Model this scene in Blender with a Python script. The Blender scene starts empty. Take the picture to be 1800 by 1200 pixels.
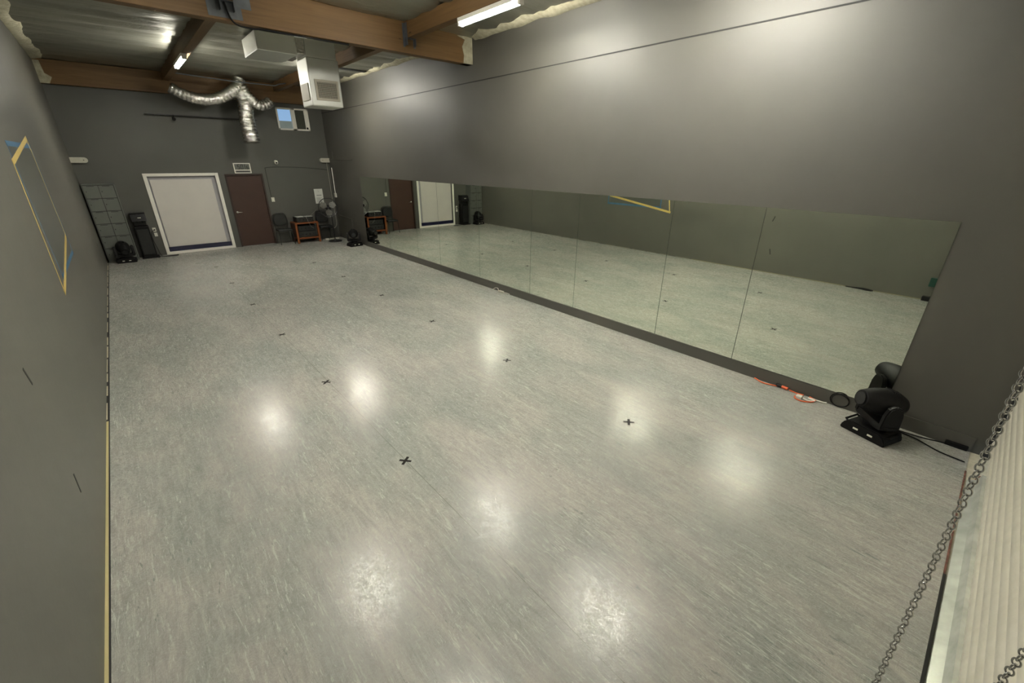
import bpy, bmesh, math, random
from mathutils import Vector, Matrix, noise
PI = math.pi
random.seed(7)
S = bpy.context.scene
COL = S.collection

# ------------------------------------------------------------------ camera, world, exposure
cd = bpy.data.cameras.new('camera'); cam = bpy.data.objects.new('camera', cd); COL.objects.link(cam)
cd.sensor_width = 36.0; cd.lens = 738.44 / 1800 * 36.0; cd.clip_start = 0.02; cd.clip_end = 200
R_ = Vector((0.75064849, -0.66066219, 0.00723296)); U_ = Vector((0.2560678, 0.3010027, 0.91860038)); F_ = Vector((0.60906167, 0.68769386, -0.39512154))
cam.matrix_world = Matrix(((R_.x, U_.x, -F_.x, 0.716), (R_.y, U_.y, -F_.y, -15.414), (R_.z, U_.z, -F_.z, 2.517), (0, 0, 0, 1)))
S.camera = cam
S.view_settings.view_transform = 'Standard'; S.view_settings.look = 'None'
S.view_settings.exposure = 0.0; S.view_settings.gamma = 1.0; S.view_settings.use_curve_mapping = False
S.cycles.max_bounces = 10; S.cycles.glossy_bounces = 6; S.cycles.diffuse_bounces = 5
S.cycles.sample_clamp_indirect = 60.0
W_ = bpy.data.worlds.new('sky'); S.world = W_; W_.use_nodes = True
wn = W_.node_tree.nodes; wl = W_.node_tree.links
wbg = wn['Background']; wbg.inputs['Strength'].default_value = 1.0
tc = wn.new('ShaderNodeTexCoord'); nz = wn.new('ShaderNodeTexNoise'); nz.inputs['Scale'].default_value = 6
wr = wn.new('ShaderNodeValToRGB'); wr.color_ramp.elements[0].position = .35; wr.color_ramp.elements[1].position = .75
wr.color_ramp.elements[0].color = (.24, .41, .66, 1); wr.color_ramp.elements[1].color = (.42, .60, .72, 1)
wl.new(tc.outputs['Generated'], nz.inputs['Vector']); wl.new(nz.outputs['Fac'], wr.inputs['Fac']); wl.new(wr.outputs['Color'], wbg.inputs['Color'])
LAMP = 235.0                                    # emission of the fluorescent tubes
LAMP_COL = (1.0, 0.965, 0.865)

# ------------------------------------------------------------------ materials
def mat(name, col, rough=.5, metal=0., spec=.5, emit=None, estr=0., coat=0.):
    m = bpy.data.materials.new(name); m.use_nodes = True
    b = m.node_tree.nodes['Principled BSDF']
    b.inputs['Base Color'].default_value = (*col, 1); b.inputs['Roughness'].default_value = rough
    b.inputs['Metallic'].default_value = metal; b.inputs['Specular IOR Level'].default_value = spec
    b.inputs['Coat Weight'].default_value = coat
    if emit: b.inputs['Emission Color'].default_value = (*emit, 1); b.inputs['Emission Strength'].default_value = estr
    return m
def nodes(m): return m.node_tree.nodes, m.node_tree.links, m.node_tree.nodes['Principled BSDF']
def noise_node(m, scale, vec=(1, 1, 1), detail=3., rough=.5, dist=0., loc=(0, 0, 0)):
    n, l, b = nodes(m)
    g = n.new('ShaderNodeNewGeometry'); mp = n.new('ShaderNodeMapping'); t = n.new('ShaderNodeTexNoise')
    mp.inputs['Scale'].default_value = vec; mp.inputs['Location'].default_value = loc
    t.inputs['Scale'].default_value = scale; t.inputs['Detail'].default_value = detail
    t.inputs['Roughness'].default_value = rough; t.inputs['Distortion'].default_value = dist
    l.new(g.outputs['Position'], mp.inputs['Vector']); l.new(mp.outputs['Vector'], t.inputs['Vector'])
    return t
def ramp(m, src, stops):
    n, l, b = nodes(m); r = n.new('ShaderNodeValToRGB'); e = r.color_ramp.elements
    e[0].position = stops[0][0]; e[0].color = (*stops[0][1], 1); e[1].position = stops[-1][0]; e[1].color = (*stops[-1][1], 1)
    for p, c in stops[1:-1]:
        k = e.new(p); k.color = (*c, 1)
    l.new(src, r.inputs['Fac']); return r
def mix(m, fac, a, b_, mode='MIX'):
    n, l, b = nodes(m); x = n.new('ShaderNodeMix'); x.data_type = 'RGBA'; x.blend_type = mode
    for sock, v in ((x.inputs['Factor'], fac), (x.inputs['A'], a), (x.inputs['B'], b_)):
        if hasattr(v, 'links') or hasattr(v, 'is_linked'): l.new(v, sock)
        elif isinstance(v, tuple): sock.default_value = (*v, 1)
        else: sock.default_value = v
    x.clamp_result = False
    return x.outputs['Result']
def bump(m, src, strength=.2, dist=.01, prev=None):
    n, l, b = nodes(m); k = n.new('ShaderNodeBump'); k.inputs['Strength'].default_value = strength; k.inputs['Distance'].default_value = dist
    l.new(src, k.inputs['Height'])
    if prev: l.new(prev, k.inputs['Normal'])
    l.new(k.outputs['Normal'], b.inputs['Normal']); return k.outputs['Normal']
def varied(name, c1, c2, rough=.5, scale=8., vec=(1, 1, 1), bstr=0., **k):
    m = mat(name, c1, rough, **k); t = noise_node(m, scale, vec, 4.)
    r = ramp(m, t.outputs['Fac'], [(.3, c1), (.7, c2)]); n, l, b = nodes(m); l.new(r.outputs['Color'], b.inputs['Base Color'])
    if bstr: bump(m, t.outputs['Fac'], bstr, .01)
    return m

M = {}
# painted plaster: dark warm grey satin
def wall_paint(name, c1, c2, rough):
    m = mat(name, c1, rough, spec=.5)
    a = noise_node(m, .9, (1, 1, 1), 3.); r = ramp(m, a.outputs['Fac'], [(.3, c1), (.7, c2)])
    n, l, b = nodes(m); l.new(r.outputs['Color'], b.inputs['Base Color'])
    f = noise_node(m, 1.6, (1, 1, 1), 5., .6); p1 = bump(m, f.outputs['Fac'], .12, .03)
    g = noise_node(m, 160., (1, 1, 1), 2.); bump(m, g.outputs['Fac'], .10, .002, p1)
    return m
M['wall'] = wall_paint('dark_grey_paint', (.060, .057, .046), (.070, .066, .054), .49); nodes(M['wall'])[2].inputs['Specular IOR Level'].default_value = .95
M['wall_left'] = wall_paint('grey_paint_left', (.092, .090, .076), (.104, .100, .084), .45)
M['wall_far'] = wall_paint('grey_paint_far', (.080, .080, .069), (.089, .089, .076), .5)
M['patch'] = varied('patch_paint', (.080, .086, .075), (.088, .093, .080), .38, 1.5)
# floor: marbled sheet vinyl, streaks running down the room
def floor_mat():
    m = mat('marbled_vinyl', (.35, .35, .30), .26, spec=.5); n, l, b = nodes(m)
    big = noise_node(m, 1.0, (1.6, .8, 1), 5., .62, .5)
    base = ramp(m, big.outputs['Fac'], [(.32, (.256, .266, .242)), (.47, (.290, .292, .264)), (.56, (.325, .314, .284)), (.70, (.356, .342, .309))])
    med = noise_node(m, 1.0, (22, 3.6, 1), 6., .62, 1.3, (3, 7, 0))
    md = ramp(m, med.outputs['Fac'], [(.28, (.80, .82, .82)), (.5, (1, 1, 1)), (.72, (1.20, 1.19, 1.16))])
    c = mix(m, 1.0, base.outputs['Color'], md.outputs['Color'], 'MULTIPLY')
    dn = noise_node(m, 1.0, (.9, .6, 1), 2., .5, 0., (9, 1, 0))                  # where flecks crowd together
    for k, (vec, loc, lo, hi, colr) in enumerate((((30, 3.6, 1), (11, 2, 0), .595, .66, (.44, .445, .40)), ((52, 6.5, 1), (21, 5, 0), .625, .68, (.50, .50, .45)), ((26, 3.2, 1), (5, 17, 3), .65, .70, (.17, .19, .175)), ((58, 8, 1), (15, 27, 3), .65, .71, (.18, .195, .18)))):
        st = noise_node(m, 1.0, vec, 4., .6, 2.2, loc)
        ad = n.new('ShaderNodeMath'); ad.operation = 'MULTIPLY_ADD'; ad.inputs[1].default_value = .16; l.new(dn.outputs['Fac'], ad.inputs[0]); l.new(st.outputs['Fac'], ad.inputs[2])
        sr = ramp(m, ad.outputs[0], [(lo + .08, (0, 0, 0)), (hi + .08, (.78, .78, .78))])
        c = mix(m, sr.outputs['Color'], c, colr)
    # seams between the rolls
    g = n.new('ShaderNodeNewGeometry'); sx = n.new('ShaderNodeSeparateXYZ'); l.new(g.outputs['Position'], sx.inputs['Vector'])
    last = c
    for x in (.20, 2.045, 3.89, 5.73):
        s1 = n.new('ShaderNodeMath'); s1.operation = 'SUBTRACT'; s1.inputs[1].default_value = x; l.new(sx.outputs['X'], s1.inputs[0])
        s2 = n.new('ShaderNodeMath'); s2.operation = 'ABSOLUTE'; l.new(s1.outputs[0], s2.inputs[0])
        s3 = n.new('ShaderNodeMath'); s3.operation = 'LESS_THAN'; s3.inputs[1].default_value = .0022 if x > 1 else .0012; l.new(s2.outputs[0], s3.inputs[0])
        s4 = n.new('ShaderNodeMath'); s4.operation = 'MULTIPLY'; s4.inputs[1].default_value = .75 if abs(x - 2.045) < .1 else .3; l.new(s3.outputs[0], s4.inputs[0])
        last = mix(m, s4.outputs[0], last, (.10, .10, .085))
    l.new(last, b.inputs['Base Color'])
    sc = noise_node(m, 1.0, (14, 12, 1), 8., .75, 3.0, (1, 4, 0))
    rr = n.new('ShaderNodeMapRange'); rr.inputs[1].default_value = .38; rr.inputs[2].default_value = .62; rr.inputs[3].default_value = .12; rr.inputs[4].default_value = .27
    l.new(sc.outputs['Fac'], rr.inputs[0]); ro = rr.outputs[0]
    for vec, loc, wd in (((5, 5, 1), (2, 9, 0), .020), ((9, 5, 1), (12, 3, 0), .018), ((3.2, 7, 1), (5, 31, 0), .012)):          # hair-like scuffs in the wax
        h = noise_node(m, 1.0, vec, 3., .55, 5.0, loc)
        a1 = n.new('ShaderNodeMath'); a1.operation = 'SUBTRACT'; a1.inputs[1].default_value = .5; l.new(h.outputs['Fac'], a1.inputs[0])
        a2 = n.new('ShaderNodeMath'); a2.operation = 'ABSOLUTE'; l.new(a1.outputs[0], a2.inputs[0])
        a3 = n.new('ShaderNodeMath'); a3.operation = 'LESS_THAN'; a3.inputs[1].default_value = wd; l.new(a2.outputs[0], a3.inputs[0])
        a4 = n.new('ShaderNodeMath'); a4.operation = 'MULTIPLY_ADD'; a4.inputs[1].default_value = .30; l.new(a3.outputs[0], a4.inputs[0]); l.new(ro, a4.inputs[2]); ro = a4.outputs[0]
    l.new(ro, b.inputs['Roughness'])
    wv = noise_node(m, 1.0, (3.0, 3.0, 1), 2., .5); p = bump(m, wv.outputs['Fac'], .03, .03)
    fn = noise_node(m, 1.0, (38, 26, 1), 6., .7, 1.5); bump(m, fn.outputs['Fac'], .14, .004, p)
    return m
M['floor'] = floor_mat()
M['mirror'] = mat('mirror_glass', (.90, .95, .84), .012, 1.0)
M['mirror_edge'] = mat('mirror_edge', (.10, .13, .10), .2, .3)
def foil(name, base, rough, sc, vec, bs, bd=.03):
    m = mat(name, base, rough, 1.0); t = noise_node(m, sc, vec, 5., .6, .8); p = bump(m, t.outputs['Fac'], bs, bd)
    t2 = noise_node(m, sc * 5, vec, 3.); bump(m, t2.outputs['Fac'], bs * .5, bd * .2, p)
    n, l, b = nodes(m); v = noise_node(m, sc * .4, vec, 2.); r = ramp(m, v.outputs['Fac'], [(.3, tuple(x * .8 for x in base)), (.7, base)]); l.new(r.outputs['Color'], b.inputs['Base Color'])
    return m
M['foil'] = foil('foil_insulation', (.42, .42, .35), .48, 1.0, (1.2, 5.0, 1), .45, .06)
M['flex'] = foil('flex_duct_foil', (.80, .79, .76), .16, 22.0, (1, 1, 1), .6, .02)
M['sheet'] = foil('sheet_steel', (.78, .79, .74), .40, 2.2, (1, 1, 1), .15, .02); nodes(M['sheet'])[2].inputs['Metallic'].default_value = .5
def wood(name, c1, c2, sc, rough=.5):
    m = mat(name, c1, rough, spec=.35); t = noise_node(m, 1.0, sc, 5., .6, 1.0)
    r = ramp(m, t.outputs['Fac'], [(.28, c1), (.72, c2)]); n, l, b = nodes(m)
    k = noise_node(m, 1.0, (2.2, 2.2, 9), 1., .5); kr = ramp(m, k.outputs['Fac'], [(.735, (0, 0, 0)), (.765, (1, 1, 1))])
    o = mix(m, kr.outputs['Color'], r.outputs['Color'], tuple(x * .35 for x in c1)); l.new(o, b.inputs['Base Color'])
    bump(m, t.outputs['Fac'], .1, .004); return m
M['beam'] = wood('beam_timber', (.120, .067, .025), (.180, .103, .040), (.9, 14, 22))
M['beam_y'] = wood('purlin_timber', (.104, .058, .022), (.152, .087, .034), (14, .9, 22))
M['cart'] = wood('orange_varnished_wood', (.15, .046, .014), (.21, .065, .02), (9, 9, 30), .3)
M['brown'] = varied('brown_door_paint', (.048, .021, .013), (.055, .024, .015), .45, 3.)
M['brown_frame'] = varied('dark_brown_frame', (.030, .015, .010), (.036, .019, .013), .5, 4.)
M['white_door'] = varied('white_door_panel', (.62, .59, .55), (.66, .63, .58), .38, 2.)
M['grey_door'] = varied('pale_grey_door_back', (.36, .35, .36), (.38, .37, .38), .4, 2.)
M['white_frame'] = varied('white_gloss_trim', (.84, .81, .73), (.88, .85, .77), .3, 5.)
M['navy'] = mat('navy_glossy_strip', (.008, .009, .045), .08, 0., .8)
M['foam'] = varied('cream_spray_foam', (.30, .28, .19), (.46, .43, .31), .85, 14., bstr=.8)
M['shutter'] = varied('cream_shutter_steel', (.60, .57, .47), (.68, .65, .55), .33, 2., (6, 1, 1))
M['galv'] = varied('galvanised_bar', (.60, .63, .58), (.82, .84, .78), .25, 9., metal=.55)
M['chain'] = varied('chain_steel', (.36, .36, .35), (.50, .50, .48), .22, 60., metal=.9)
M['black'] = varied('black_plastic', (.004, .004, .004), (.007, .0065, .0065), .5, 20., spec=.22)
M['black_gloss'] = varied('glossy_black_plastic', (.008, .008, .009), (.012, .012, .013), .15, 20.)
M['black_fabric'] = varied('black_vinyl', (.008, .009, .0085), (.013, .014, .013), .42, 30.)
M['black_metal'] = mat('black_enamel_metal', (.012, .012, .012), .3, 0., .6)
M['tape'] = mat('black_gaffer_tape', (.014, .011, .010), .85, spec=.12)
M['yellow'] = varied('yellow_masking_tape', (.50, .36, .10), (.58, .43, .13), .6, 12.)
M['blue'] = varied('blue_painters_tape', (.035, .115, .21), (.045, .14, .25), .6, 12.)
M['white'] = varied('white_plastic', (.66, .64, .56), (.72, .70, .61), .4, 10.)
M['beige'] = varied('beige_plastic', (.48, .46, .38), (.54, .52, .43), .45, 10.)
M['locker'] = varied('painted_locker_steel', (.112, .120, .104), (.124, .132, .114), .42, 5.)
M['dark'] = mat('dark_recess', (.012, .012, .010), .6)
M['fix'] = varied('white_fixture_steel', (.62, .60, .54), (.68, .66, .60), .4, 8.)
M['tube'] = mat('lit_tube', (.9, .9, .85), .4, emit=LAMP_COL, estr=LAMP)
M['lens'] = mat('lamp_lens_glass', (.006, .010, .010), .04, 0., 1.)
M['label'] = mat('white_display_label', (.70, .70, .58), .4)
M['orange'] = mat('orange_cord_rubber', (.75, .13, .04), .4)
M['white_cord'] = mat('white_cord_rubber', (.68, .66, .58), .4)
M['pipe'] = varied('grey_painted_pipe', (.26, .25, .21), (.30, .29, .25), .4, 10.)
M['paper'] = varied('white_paper', (.60, .61, .56), (.64, .65, .60), .7, 4.)
M['ink'] = mat('grey_print', (.09, .10, .11), .7)
M['lcd'] = varied('lcd_glass', (.13, .135, .12), (.14, .145, .13), .3, 5.)
M['lcd_ink'] = mat('lcd_segment', (.012, .012, .010), .4)
M['grille'] = mat('cream_register_paint', (.62, .58, .48), .45)
M['conc'] = varied('pale_concrete', (.42, .38, .27), (.52, .47, .35), .8, 20.)
M['rust'] = varied('rust_stained_edge', (.06, .03, .022), (.26, .11, .075), .8, 30.)
M['glass'] = mat('window_glass', (1, 1, 1), .02); nodes(M['glass'])[2].inputs['Transmission Weight'].default_value = 1.0; nodes(M['glass'])[2].inputs['IOR'].default_value = 1.02
M['screen'] = varied('dark_insect_screen', (.055, .060, .042), (.070, .074, .052), .7, 30.)
M['outside'] = varied('grey_stucco', (.50, .37, .22), (.56, .42, .26), .9, 3.)
M['steel_plate'] = varied('dull_joist_hanger', (.10, .11, .12), (.14, .15, .16), .45, 12., metal=.6)
M['strip_gap'] = mat('yellow_trim_edge', (.46, .40, .20), .7)
M['lever'] = mat('satin_nickel', (.62, .60, .55), .25, 1.)
M['blade'] = mat('smoked_fan_blade', (.30, .30, .27), .3)

# ------------------------------------------------------------------ mesh helpers
class MB:
    def __init__(s): s.b = bmesh.new()
    def box(s, a, c, bevel=0.):
        lo = [min(a[i], c[i]) for i in range(3)]; hi = [max(a[i], c[i]) for i in range(3)]
        mt = Matrix.Translation([(lo[i] + hi[i]) / 2 for i in range(3)]) @ Matrix.Diagonal([hi[i] - lo[i] for i in range(3)] + [1])
        r = bmesh.ops.create_cube(s.b, size=1, matrix=mt)
        if bevel:
            es = {e for v in r['verts'] for e in v.link_edges}
            bmesh.ops.bevel(s.b, geom=list(es), offset=bevel, segments=2, affect='EDGES', profile=.5)
        return s
    def prism(s, pts, axis, a, c):                      # polygon in the two other axes, extruded along axis
        def P(p, t):
            return {0: (t, p[0], p[1]), 1: (p[0], t, p[1]), 2: (p[0], p[1], t)}[axis]
        v0 = [s.b.verts.new(P(p, a)) for p in pts]; v1 = [s.b.verts.new(P(p, c)) for p in pts]
        n = len(pts); s.b.faces.new(v0); s.b.faces.new(list(reversed(v1)))
        for i in range(n): s.b.faces.new((v0[i], v1[i], v1[(i + 1) % n], v0[(i + 1) % n]))
        return s
    def tube(s, pts, r, seg=10, closed=False, flat=1.):  # r number or list/func
        pts = [Vector(p) for p in pts]; n = len(pts)
        rad = (lambda i: r[i]) if isinstance(r, (list, tuple)) else (lambda i: r)
        T = []
        for i in range(n):
            if closed: d = pts[(i + 1) % n] - pts[i - 1]
            else: d = pts[min(i + 1, n - 1)] - pts[max(i - 1, 0)]
            T.append(d.normalized())
        ref = Vector((0, 0, 1)) if abs(T[0].z) < .9 else Vector((1, 0, 0))
        N = (ref - T[0] * ref.dot(T[0])).normalized(); rings = []
        for i in range(n):
            N = (N - T[i] * N.dot(T[i])).normalized(); B = T[i].cross(N)
            rings.append([s.b.verts.new(pts[i] + (N * math.cos(2 * PI * k / seg) + B * math.sin(2 * PI * k / seg) * flat) * rad(i)) for k in range(seg)])
        m = n if closed else n - 1
        for i in range(m):
            A = rings[i]; C = rings[(i + 1) % n]
            for k in range(seg): s.b.faces.new((A[k], A[(k + 1) % seg], C[(k + 1) % seg], C[k]))
        if not closed: s.b.faces.new(list(reversed(rings[0]))); s.b.faces.new(rings[-1])
        return s
    def cyl(s, p0, p1, r, seg=20, r2=None): return s.tube([p0, p1], [r, r if r2 is None else r2], seg)
    def lathe(s, prof, origin, axis, seg=28):           # prof: (distance along axis, radius)
        o = Vector(origin); ax = Vector(axis).normalized(); ref = Vector((0, 0, 1)) if abs(ax.z) < .9 else Vector((1, 0, 0))
        N = (ref - ax * ref.dot(ax)).normalized(); B = ax.cross(N)
        rings = [[s.b.verts.new(o + ax * d + (N * math.cos(2 * PI * k / seg) + B * math.sin(2 * PI * k / seg)) * max(r, 1e-4)) for k in range(seg)] for d, r in prof]
        for A, C in zip(rings, rings[1:]):
            for k in range(seg): s.b.faces.new((A[k], A[(k + 1) % seg], C[(k + 1) % seg], C[k]))
        s.b.faces.new(list(reversed(rings[0]))); s.b.faces.new(rings[-1]); return s
    def xform(s, m): bmesh.ops.transform(s.b, matrix=m, verts=s.b.verts); return s
    def build(s, name, m, parent=None, smooth=False, label=None):
        bmesh.ops.recalc_face_normals(s.b, faces=s.b.faces)
        me = bpy.data.meshes.new(name); s.b.to_mesh(me); s.b.free(); me.materials.append(m)
        if smooth:
            for p in me.polygons: p.use_smooth = True
            try: me.set_sharp_from_angle(angle=math.radians(40))
            except Exception: pass
        o = bpy.data.objects.new(name, me); COL.objects.link(o)
        if parent: o.parent = parent
        if label: o['label'] = label
        return o
def thing(name, label, cat, loc=(0, 0, 0), rz=0, group=None):
    o = bpy.data.objects.new(name, None); COL.objects.link(o); o.location = loc; o.rotation_euler = (0, 0, rz); o.empty_display_size = .1
    o['label'] = label; o['category'] = cat
    if group: o['group'] = group
    return o
def tag(o, label, cat, group=None):
    o['label'] = label; o['category'] = cat
    if group: o['group'] = group
    return o
def struct(o): o['kind'] = 'structure'; return o
def dup(root, loc, rz, label):
    r = root.copy(); COL.objects.link(r); r.location = loc; r.rotation_euler = (0, 0, rz); r['label'] = label
    for ch in list(root.children):
        c = ch.copy(); COL.objects.link(c); c.parent = r
        for g in list(ch.children):
            d = g.copy(); COL.objects.link(d); d.parent = c
    return r
def arc(c, r, a0, a1, n, plane='xy', z=0):
    o = []
    for i in range(n + 1):
        a = a0 + (a1 - a0) * i / n; x, y = c[0] + r * math.cos(a), c[1] + r * math.sin(a)
        o.append({'xy': (x, y, z), 'xz': (x, z, y), 'yz': (z, x, y)}[plane])
    return o
def spline(pts, n=8):                                   # Catmull-Rom through points
    P = [Vector(p) for p in pts]; P = [P[0] * 2 - P[1]] + P + [P[-1] * 2 - P[-2]]; out = []
    for i in range(1, len(P) - 2):
        for k in range(n):
            t = k / n; a, b, c, d = P[i - 1:i + 3]
            out.append(.5 * ((2 * b) + (c - a) * t + (2 * a - 5 * b + 4 * c - d) * t * t + (3 * b - a - 3 * c + d) * t ** 3))
    out.append(P[-2]); return out

# ------------------------------------------------------------------ room shell
W = 6.176; CZ = 4.56; YN = -16.0
struct(MB().box((-.15, -15.86, -.12), (W + .15, .25, 0)).build('floor', M['floor']))
struct(MB().box((-.15, -15.86, -.12), (W + .15, -16.25, -.006)).build('trim_1', M['conc']))          # bare concrete sill under the shutter
struct(MB().box((4.2, -15.853, -.02), (5.75, -15.864, .003)).build('trim_2', M['rust'])); struct(MB().box((2.2, -15.853, -.02), (4.2, -15.868, .003)).build('trim_10', M['dark']))                # stained edge of the vinyl; dark strip paints the shade of the gap
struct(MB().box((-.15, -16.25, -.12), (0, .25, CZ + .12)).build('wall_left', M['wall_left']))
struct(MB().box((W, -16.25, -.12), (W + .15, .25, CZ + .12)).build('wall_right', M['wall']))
def holed(x0, x1, z0, z1, y0, y1, holes):
    xs = sorted({x0, x1, *[h[0] for h in holes], *[h[1] for h in holes]}); zs = sorted({z0, z1, *[h[2] for h in holes], *[h[3] for h in holes]})
    m = MB()
    for a, c in zip(xs, xs[1:]):
        for d, e in zip(zs, zs[1:]):
            cx, cz = (a + c) / 2, (d + e) / 2
            if any(h[0] < cx < h[1] and h[2] < cz < h[3] for h in holes): continue
            m.box((a, y0, d), (c, y1, e))
    return m
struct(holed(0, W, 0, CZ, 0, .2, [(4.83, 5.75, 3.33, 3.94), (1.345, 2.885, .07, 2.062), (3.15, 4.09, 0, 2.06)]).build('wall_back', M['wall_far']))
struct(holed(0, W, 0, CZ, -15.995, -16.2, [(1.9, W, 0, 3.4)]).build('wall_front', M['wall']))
# ceiling of foil faced insulation, sagging between hidden joists
c = MB(); nx, ny = 40, 260; g = []
for j in range(ny + 1):
    y = -16.2 + 16.4 * j / ny; row = []
    for i in range(nx + 1):
        x = -.1 + (W + .2) * i / nx
        s = abs(math.sin(PI * (y + .3 * noise.noise(Vector((x * .4, y * .3, 0)))) / .61)) ** .6
        z = CZ - .035 * s + .03 * noise.noise(Vector((x * .8, y * 3.1, 2.))) + .012 * noise.noise(Vector((x * 3, y * 9, 5.)))
        row.append(c.b.verts.new((x, y, z + .012)))
    g.append(row)
for j in range(ny):
    for i in range(nx): c.b.faces.new((g[j][i], g[j][i + 1], g[j + 1][i + 1], g[j + 1][i]))
c.box((-.15, -16.25, CZ + .1), (W + .15, .25, CZ + .2))
struct(c.build('ceiling', M['foil'], smooth=True))
# spray foam along the top of both side walls
def foam_line(name, x, sgn, y0, y1, w0, h0, seed):
    m = MB(); n = int((y1 - y0) / .09); rings = []
    for j in range(n + 1):
        y = y0 + (y1 - y0) * j / n
        w = w0 * (1 + .5 * noise.noise(Vector((seed, y * 1.3, 0)))) ; h = h0 * (1 + .45 * noise.noise(Vector((seed + 9, y * 2.4, 1))))
        rings.append([m.b.verts.new(p) for p in ((x, y, CZ + .02), (x + sgn * w, y, CZ + .02), (x + sgn * w * .8, y, CZ - h * .45), (x + sgn * .02, y, CZ - h), (x, y, CZ - h))])
    for a, b in zip(rings, rings[1:]):
        for k in range(5): m.b.faces.new((a[k], a[(k + 1) % 5], b[(k + 1) % 5], b[k]))
    m.b.faces.new(rings[0]); m.b.faces.new(list(reversed(rings[-1])))
    return struct(m.build(name, M['foam'], smooth=True))
foam_line('trim_3', W, -1, -15.9, -8.2, .16, .075, 3.1)
foam_line('trim_4', W, -1, -7.7, -.3, .13, .06, 5.7)
foam_line('trim_5', 0, 1, -15.9, -.3, .20, .07, 8.3)
# horizontal score line high on the right wall, and plinth under the mirrors
m = MB(); m.box((W - .004, -15.9, 3.853), (W + .01, -.02, 3.868)); struct(m.build('trim_6', M['dark']))
struct(MB().box((W - .012, -15.86, 0), (W + .02, -2.2, .150)).build('baseboard_right', M['wall']))
# yellow edged gap at the foot of the left wall
struct(MB().box((-.01, -15.9, 0), (.017, -9.9, .006)).build('baseboard_left', M['strip_gap']))
m = MB()
y = -9.85
while y < -.4:
    L = random.uniform(.25, .8); m.box((-.01, y, 0), (random.uniform(.008, .015), min(y + L, -.4), .006)); y += L + random.uniform(.05, .3)
struct(m.build('trim_7', M['conc']))
struct(MB().box((-.01, -15.9, -.002), (.026, -.02, .004)).build('trim_8', M['dark']))
struct(MB().box((5.30, -3.75, CZ - .055), (6.05, -3.88, CZ - .035)).build('trim_9', M['dark']))      # dark tear in the foil

# ------------------------------------------------------------------ timber beams
def beam(label, y0, y1, x0, x1, z0, z1, group='timber beams crossing the ceiling', extra=None):
    t = thing('ceiling_beam', label, 'beam', ((x0 + x1) / 2, (y0 + y1) / 2, z0), 0, group)
    hx, hy = (x1 - x0) / 2, (y1 - y0) / 2
    MB().box((-hx, -hy, 0), (hx, hy, z1 - z0), .006).build('timber', M['beam'] if hx > hy else M['beam_y'], t)
    return t, hx, hy
bt, hx, hy = beam('largest orange timber beam crossing the room in front of the ducts', -8.09, -7.93, 0, W, 4.13, CZ)
for sx, w in ((1, .20), (-1, .10)):
    pts = [(sx * hx, .0), (sx * (hx - w), .0), (sx * (hx - w * .92), .12), (sx * (hx - w * 1.1), .25), (sx * (hx - w * .8), .36), (sx * (hx - w * 1.6), .40), (sx * hx, .42)]
    MB().prism([(p[0], p[1]) for p in pts], 1, -hy - .012, hy + .012).build('foam_collar', M['foam'], bt, label='cream spray foam at the beam end')
# joist hangers and dull patch on the big beam where the purlins meet it
for px in (2.32, 4.90):
    h = MB(); w = .075
    for s in (-1, 1): h.box((px - W / 2 + s * w - .003, -hy - .09, .10), (px - W / 2 + s * w + .003, -hy, .40))
    h.box((px - W / 2 - w, -hy - .09, .195), (px - W / 2 + w, -hy, .203)); h.box((px - W / 2 - w - .035, -hy - .006, .08), (px - W / 2 - w, -hy, .40)); h.box((px - W / 2 + w, -hy - .006, .08), (px - W / 2 + w + .035, -hy, .40))
    h.build('joist_hanger', M['steel_plate'], bt)
MB().prism([(-.98, .03), (-.60, .03), (-.60, .16), (-.48, .16), (-.48, .42), (-.98, .42)], 1, -hy - .004, -hy).build('patch', M['steel_plate'], bt, label='dull grey patch on the beam')
bf, hx2, hy2 = beam('orange timber beam running along the top of the far wall', -.18, -.02, 0, W, 4.05, CZ - .03)
fm = MB(); fm.prism([(-hx2, 0), (-hx2 + .15, 0), (-hx2 + .22, .13), (-hx2 + .12, .2), (-hx2 + .10, .44), (-hx2, .44)], 1, -hy2 - .03, -hy2); fm.build('foam_blob', M['foam'], bf, smooth=True)
for x0, x1, lab in ((2.25, 2.39, 'left'), (4.83, 4.97, 'right')):
    beam('%s lengthwise timber purlin between the big beam and the far wall' % lab, -7.93, -.18, x0, x1, 4.33, CZ, 'lengthwise purlins')
    beam('%s lengthwise timber purlin on the near side of the big beam' % lab, -15.99, -8.09, x0, x1, 4.33, CZ, 'lengthwise purlins')

# ------------------------------------------------------------------ fluorescent lights
def light(x, y, label):
    t = thing('strip_light', label, 'ceiling light', (x, y, 4.23), 0, 'fluorescent strip lights')
    MB().box((-.045, -.64, .045), (.045, .64, .10), .008).build('housing', M['fix'], t)
    for s in (-1, 1): MB().box((-.04, s * .60, .0), (.04, s * .64, .05), .006).build('end_cap', M['fix'], t)
    for s in (-1, 1): MB().cyl((s * .022, -.60, .022), (s * .022, .60, .022), .016, 12).build('tube', M['tube'], t, smooth=True)
    return t
lt = light(2.27, -3.65, 'lit strip light on the left purlin near the flexible ducts')
for x, y, lab in ((4.88, -3.7, 'strip light on the right purlin hidden behind the sheet metal duct'), (4.88, -10.2, 'long lit strip light beside the big beam on the right, nearest in view'),
                  (2.27, -10.1, 'strip light on the left purlin overhead, out of view, nearest the big beam'), (4.88, -12.96, 'strip light on the right purlin overhead, out of view, nearest the shutter'),
                  (2.27, -12.96, 'strip light on the left purlin overhead, out of view, nearest the shutter')):
    dup(lt, (x, y, 4.23), 0, lab)

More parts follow.
